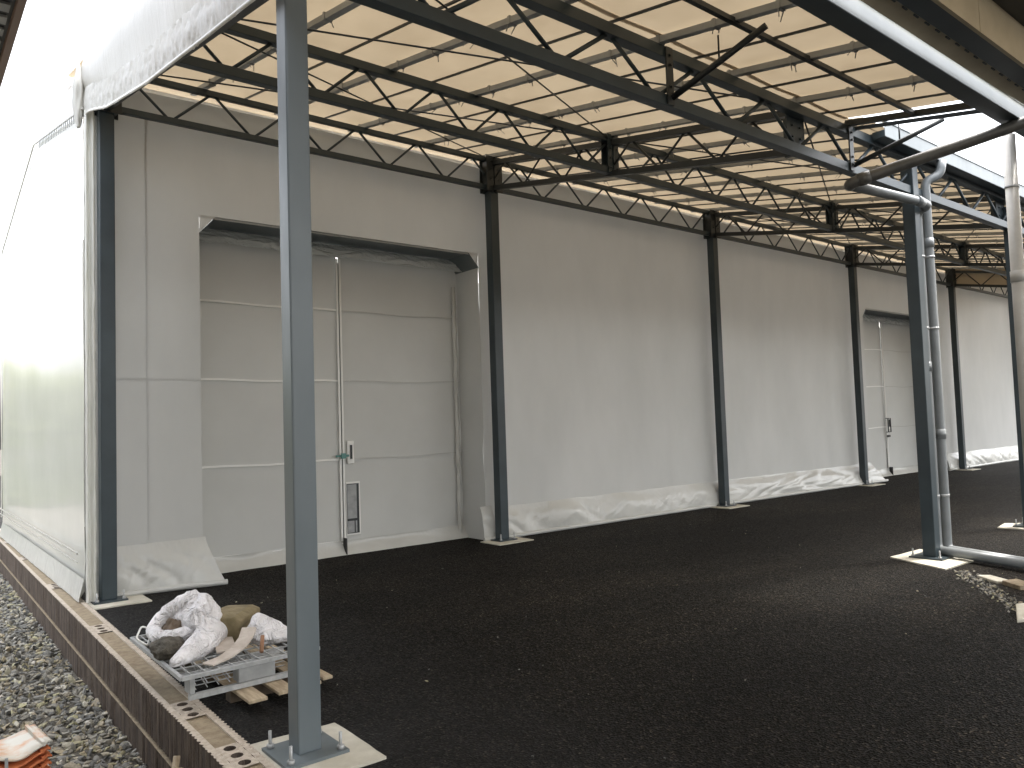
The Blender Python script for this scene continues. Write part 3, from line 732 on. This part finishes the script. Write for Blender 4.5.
# ================================================================== NEIGHBOUR HOUSE (upper left, mostly out of frame)
hs_ = thing('neighbour_house', (-3, 2, ZG), 'neighbouring house whose brown eave and gutter show at the upper left corner', 'house')
XH = .585
k = MB(); k.box((-7, -4, ZG), (-1.7, 5.9, 3.95)); k.build('wall', M['house'], hs_)
k = MB(); k.box((-7.2, -4.2, 4.05), (XH-.04, 6.33, 4.2)); k.build('eave', M['dark'], hs_)
k = MB()
for i in range(60): k.box((-1.5, -4.0+i*.17, 4.035), (XH-.06, -3.9+i*.17, 4.05))
k.build('soffit', M['plastic'], hs_)
k = MB(); k.box((XH-.04, -4.2, 4.0), (XH, 6.37, 4.16)); k.build('fascia', M['brown'], hs_)

# ================================================================== PALLETS AND RUBBISH
# wooden pallet underneath
pal = thing('wooden_pallet', (1.75, 4.85, 0), 'weathered wooden pallet lying under the steel mesh pallet', 'pallet')
PY0, PY1 = 4.2, 5.3
for i, y in enumerate((4.35, 4.8, 5.2)):
    k = MB(); k.box((1.48, y+.06, .0), (2.0, y+.14, .065)); k.build('bearer', M['wooddark'], pal)
for i, (x, w_, yo) in enumerate(((1.53, .10, -.02), (1.70, .10, .0), (1.86, .09, .015), (1.965, .06, .06))):
    k = MB(); k.box((x-w_/2, 4.14+yo, .067), (x+w_/2, 5.28, .085)); k.build('slat', M['wood'], pal, .003)
# steel mesh pallet on top
mp = thing('mesh_pallet', (1.62, 4.9, .09), 'galvanised wire mesh pallet heaped with sacks and scrap', 'pallet')
mx0, mx1, my0, my1, mz = 1.20, 1.97, 4.33, 5.42, .215
k = MB()
for y in (my0, my1): k.bar((mx0, y, mz), (mx1, y, mz), .02, .02)
for x in (mx0, mx1): k.bar((x, my0, mz), (x, my1, mz), .02, .02)
k.bar((mx0+.04, my0+.02, .105), (mx1, my0+.02, .105), .03, .028); k.bar((mx0+.1, my1, .105), (mx1, my1, .105), .03, .028); k.bar((mx0+.1, 4.87, .105), (mx1, 4.87, .105), .03, .028)
k.build('frame', M['galv'], mp)
k = MB(); x = mx0+.055
while x < mx1: k.tube([(x, my0, mz+.004), (x, my1, mz+.004)], .0042, 5); x += .075
y = my0+.09
while y < my1: k.tube([(mx0, y, mz-.003), (mx1, y, mz-.003)], .005, 5); y += .11
for y in (my0+.03, my0+.06): k.tube([(mx0, y, mz-.003), (mx1, y, mz-.003)], .004, 5)
k.build('wire_grid', M['galv'], mp)
k = MB()
for z in (.135, .16):
    for x in [mx0+.08+i*.06 for i in range(7)]: k.tube([(x, my0+.03, z), (x+.1, my1-.3, z)], .003, 5)
    for y in (my0+.1, my0+.25, my0+.4): k.tube([(mx0+.06, y, z), (mx0+.6, y, z)], .003, 5)
k.build('lower_wires', M['galv'], mp)
for (x0, x1, y) in ((1.50, 1.71, my0+.0), (1.24, 1.27, my0), (1.92, 1.96, my0), (1.50, 1.7, my1-.1), (1.5, 1.7, 4.83)):
    k = MB(); k.box((x0, y+.005, .12), (x1, y+.10, mz-.011)); k.build('foot_block', M['plastic'], mp, .006)

def blob(fn_r, nu=48, nv=30):
    k = MB()
    k.grid(fn_r, nu, nv); return k
# big white sack, slumped, open towards the left
BX, BY, BZ = 1.42, 4.90, .225
def lump(cx_, cy_, cz_, rx, ry, rz, seed, ridge=.12, peak=(0, 0, 0), flat=True, tw=0):
    px, py, pz = peak
    def fn(u, v):
        a = 2*math.pi*u; ph = math.pi*(v-.5); c, s = math.cos(ph), math.sin(ph)
        d = Vector((math.cos(a)*c, math.sin(a)*c, s))
        n1 = nz(d.x*1.6+seed, d.y*1.6, d.z*1.6); n2 = abs(nz(d.x*3.2, d.y*3.2+seed, d.z*2.2)); n3 = abs(nz(d.x*7+a, d.y*7, d.z*4+seed))
        r_ = 1+.28*n1-ridge*n2*1.6-ridge*.6*n3
        x, y, z = d.x*rx*r_, d.y*ry*r_, d.z*rz*r_
        t = max(0, s); x += px*t**2; y += py*t**2; z += pz*t**3
        if flat: z = max(z, -rz*.55)
        x += tw*max(0, -d.y)
        return (cx_+x, cy_+y, cz_+rz*.55+z)
    return blob(fn)
sk = thing('white_sack', (BX, BY, BZ), 'large crumpled white sack slumped open on the left of the mesh pallet', 'sack', 'white sacks on the mesh pallet')
def joined(parts):
    k = MB()
    for p in parts:
        o = len(k.v); k.v += p.v; k.f += [tuple(i+o for i in f_) for f_ in p.f]; k.mi += p.mi; k.sm += p.sm
    return k
k = joined([lump(1.47, 4.95, .235, .17, .20, .15, 3, .2, (.0, -.02, .06)),
            lump(1.44, 5.0, .33, .10, .12, .10, 5, .25, (.01, 0, .07))])
kk = MB(); lp = smooth_path([(1.21, 4.55, .245), (1.33, 4.63, .265), (1.46, 4.75, .29), (1.60, 4.90, .30), (1.62, 5.02, .29)], .05, 3)
kk.tube(lp, [(.025, .045, .058, .068, .07, .075, .08, .08, .075, .07, .06, .05, .04, .03, .02)[min(14, i)]*(1+.25*nz(i*.8, 5)) for i in range(len(lp))], 20); k = joined([k, kk])
o = k.build('sack_cloth', M['sack'], sk)
rm = o.modifiers.new('remesh', 'REMESH'); rm.mode = 'VOXEL'; rm.voxel_size = .009; rm.use_smooth_shade = True
smm = o.modifiers.new('smooth', 'SMOOTH'); smm.factor = .5; smm.iterations = 2
# arm of cloth reaching left round the opening
k = MB()
path = smooth_path([(1.46, 4.98, .50), (1.38, 5.02, .47), (1.30, 5.06, .40), (1.235, 5.05, .33), (1.24, 4.92, .30), (1.33, 4.86, .31), (1.43, 4.86, .33)], .03, 3)
k.tube(path, [.045+.012*nz(i*.9, 2) for i in range(len(path))], 14); o2 = k.build('sack_mouth', M['sack'], sk)
k = lump(1.34, 4.97, .29, .08, .10, .07, 12, .15); k.build('sack_filling', M['wooddark'], sk)
k = MB(); k.tube(smooth_path([(1.235, 5.05, .33), (1.18, 5.08, .36), (1.14, 5.04, .30), (1.19, 4.98, .26), (1.21, 5.0, .31)], .02, 3), .006, 6); k.build('draw_cord', M['white_seam'], sk)
# brown rubble beneath the sack mouth
k = lump(1.26, 4.80, .225, .10, .13, .07, 21, .1); tag(k.build('rubble_bag', M['soil']), 'dark olive-brown lump of rubble between block wall and large sack', 'rubble')
k = lump(1.30, 4.88, .26, .03, .05, .045, 23, .15); tag(k.build('yellow_foam', mat('foam_yellow', (.5, .42, .22), .8)), 'small yellowish lump of foam under the mouth of the large sack', 'foam scrap')
# small white sack
sk2 = thing('white_sack', (1.80, 4.55, .225), 'smaller white sack tied shut on the right of the mesh pallet by the column', 'sack', 'white sacks on the mesh pallet')
k = joined([lump(1.80, 4.68, .225, .14, .13, .065, 31, .2, (-.05, .02, .07)), lump(1.92, 4.62, .225, .10, .09, .05, 33, .2)])
o = k.build('sack_cloth', M['sack'], sk2); rm = o.modifiers.new('remesh', 'REMESH'); rm.mode = 'VOXEL'; rm.voxel_size = .009; rm.use_smooth_shade = True
smm = o.modifiers.new('smooth', 'SMOOTH'); smm.factor = .5; smm.iterations = 2
k = MB(); k.tube([(1.99, 4.62, .26), (2.0, 4.60, .22), (1.985, 4.59, .23)], .006, 6); k.build('tie', M['white_seam'], sk2)
# tan grooved block
prof = [(-.11, 0), (.11, 0), (.115, .03), (.10, .05), (.105, .07), (.115, .09), (.11, .115), (.07, .13), (-.07, .13), (-.115, .11), (-.115, .09), (-.10, .065), (-.11, .03)]
k = MB(); n = len(prof); ang = R(52); du = Vector((math.cos(ang), math.sin(ang), 0)); dv = Vector((-math.sin(ang), math.cos(ang), 0)); cc = Vector((1.68, 4.97, .225))
rings = []
for j in range(7):
    t = -.17+.34*j/6; s = 1-.06*(abs(t)/.17)**4
    rings += [cc+du*t*1.1+dv*(p[0]*s*1.15)+Vector((0, 0, p[1]*s*1.25+.006*nz(t*9, p[0]*9))) for p in prof]
k.add(rings, [(j*n+i, j*n+(i+1) % n, (j+1)*n+(i+1) % n, (j+1)*n+i) for j in range(6) for i in range(n)]+[tuple(reversed(range(n))), tuple(6*n+i for i in range(n))])
tag(k.build('grooved_block', M['tan'], None, .008), 'tan block with a groove round its sides, lying behind the small white sack', 'block')
# scrap boards
def board(pts, w_, th, label, m_='board', up=(0, 0, 1)):
    k = MB(); P = [Vector(p) for p in pts]
    for a, b in zip(P, P[1:]): k.bar(a, b+(b-a).normalized()*.002, w_, th, up)
    return tag(k.build('scrap_board', M[m_]), label, 'board', 'scrap pieces on the mesh pallet')
board([(1.36, 4.42, .235), (1.47, 4.47, .24), (1.57, 4.53, .262), (1.64, 4.60, .295), (1.68, 4.66, .33)], .085, .008, 'pale curved strip of board bending upwards on the mesh pallet')
board([(1.52, 4.58, .24), (1.58, 4.86, .27)], .11, .01, 'greyish-brown flat offcut between large sack and curved strip')
k = MB(); k.tube([(1.67, 4.44, .235), (1.70, 4.50, .31)], .012, 7); tag(k.build('wood_stick', mat('stick', (.3, .16, .09), .8)), 'short brown stick poking up beside the small sack', 'stick')
# wood offcut leaning on the outer face of the block wall
k = MB(); k.bar((1.04, 4.02, -.39), (1.115, 4.12, -.09), .06, .02, (1, 0, 0)); k.bar((1.02, 3.97, -.39), (1.10, 4.05, -.12), .02, .05, (1, 0, 0))
tag(k.build('timber_offcut', M['wood'], None, .003), 'short pale timber offcut leaning against the gravel side of the block wall', 'timber')

# ================================================================== ROOF TILE STACK
ANG = R(6)
def tile_mesh():
    k = MB(); L_, W_ = .36, .30
    def fn(u, v):
        x = -W_/2+W_*u
        z = .011*math.cos(u*2*math.pi*1.0+.6)+(.016 if u > .9 else 0)+.010*math.sin(u*9)*(1-v)
        return (x, -L_/2+L_*v, z)
    k.grid(fn, 24, 4); k.box((W_/2-.05, -L_/2, .01), (W_/2-.035, L_/2, .035)); return k
tm0 = None; TX, TY = .515, 5.02
for i in range(7):
    if tm0 is None:
        k = tile_mesh(); tm0 = k.build('roof_tile', M['tile']); md = tm0.modifiers.new('solid', 'SOLIDIFY'); md.thickness = .009; tl = tm0
    else:
        tl = tm0.copy(); COL.objects.link(tl)
    tl.location = (TX+random.uniform(-.006, .006), TY+random.uniform(-.008, .008), ZG+.03+.038*i); tl.rotation_euler = (0, 0, ANG)
    tag(tl, 'orange clay roof tile in the stack on the gravel' if i < 6 else 'weathered pale-topped roof tile lying topmost on the stack at the lower left', 'roof tile', 'stacked roof tiles')
    if i < 6: tl['label'] = 'orange clay roof tile in the body of the stack beneath the pale-topped one'
    if i == 6:
        tl.data = tm0.data.copy(); tl.data.materials.clear(); tl.data.materials.append(M['tiletop'])
k = MB(); k.box((TX-.05, TY-.205, ZG+.0), (TX-.035, TY-.2, ZG+.27)); tag(k.build('strap', M['plastic']), 'grey plastic strap around the stack of roof tiles', 'strap')

# small pale grit dropped on the asphalt
def pg():
    x, y = random.uniform(1.8, 9), random.uniform(2.2, 7.4)
    return x, y, .003, random.uniform(.003, .009)
tag(stones('grit', 80, pg), 'small pale grit and crumbs scattered over the dark asphalt', 'grit', kind='stuff')
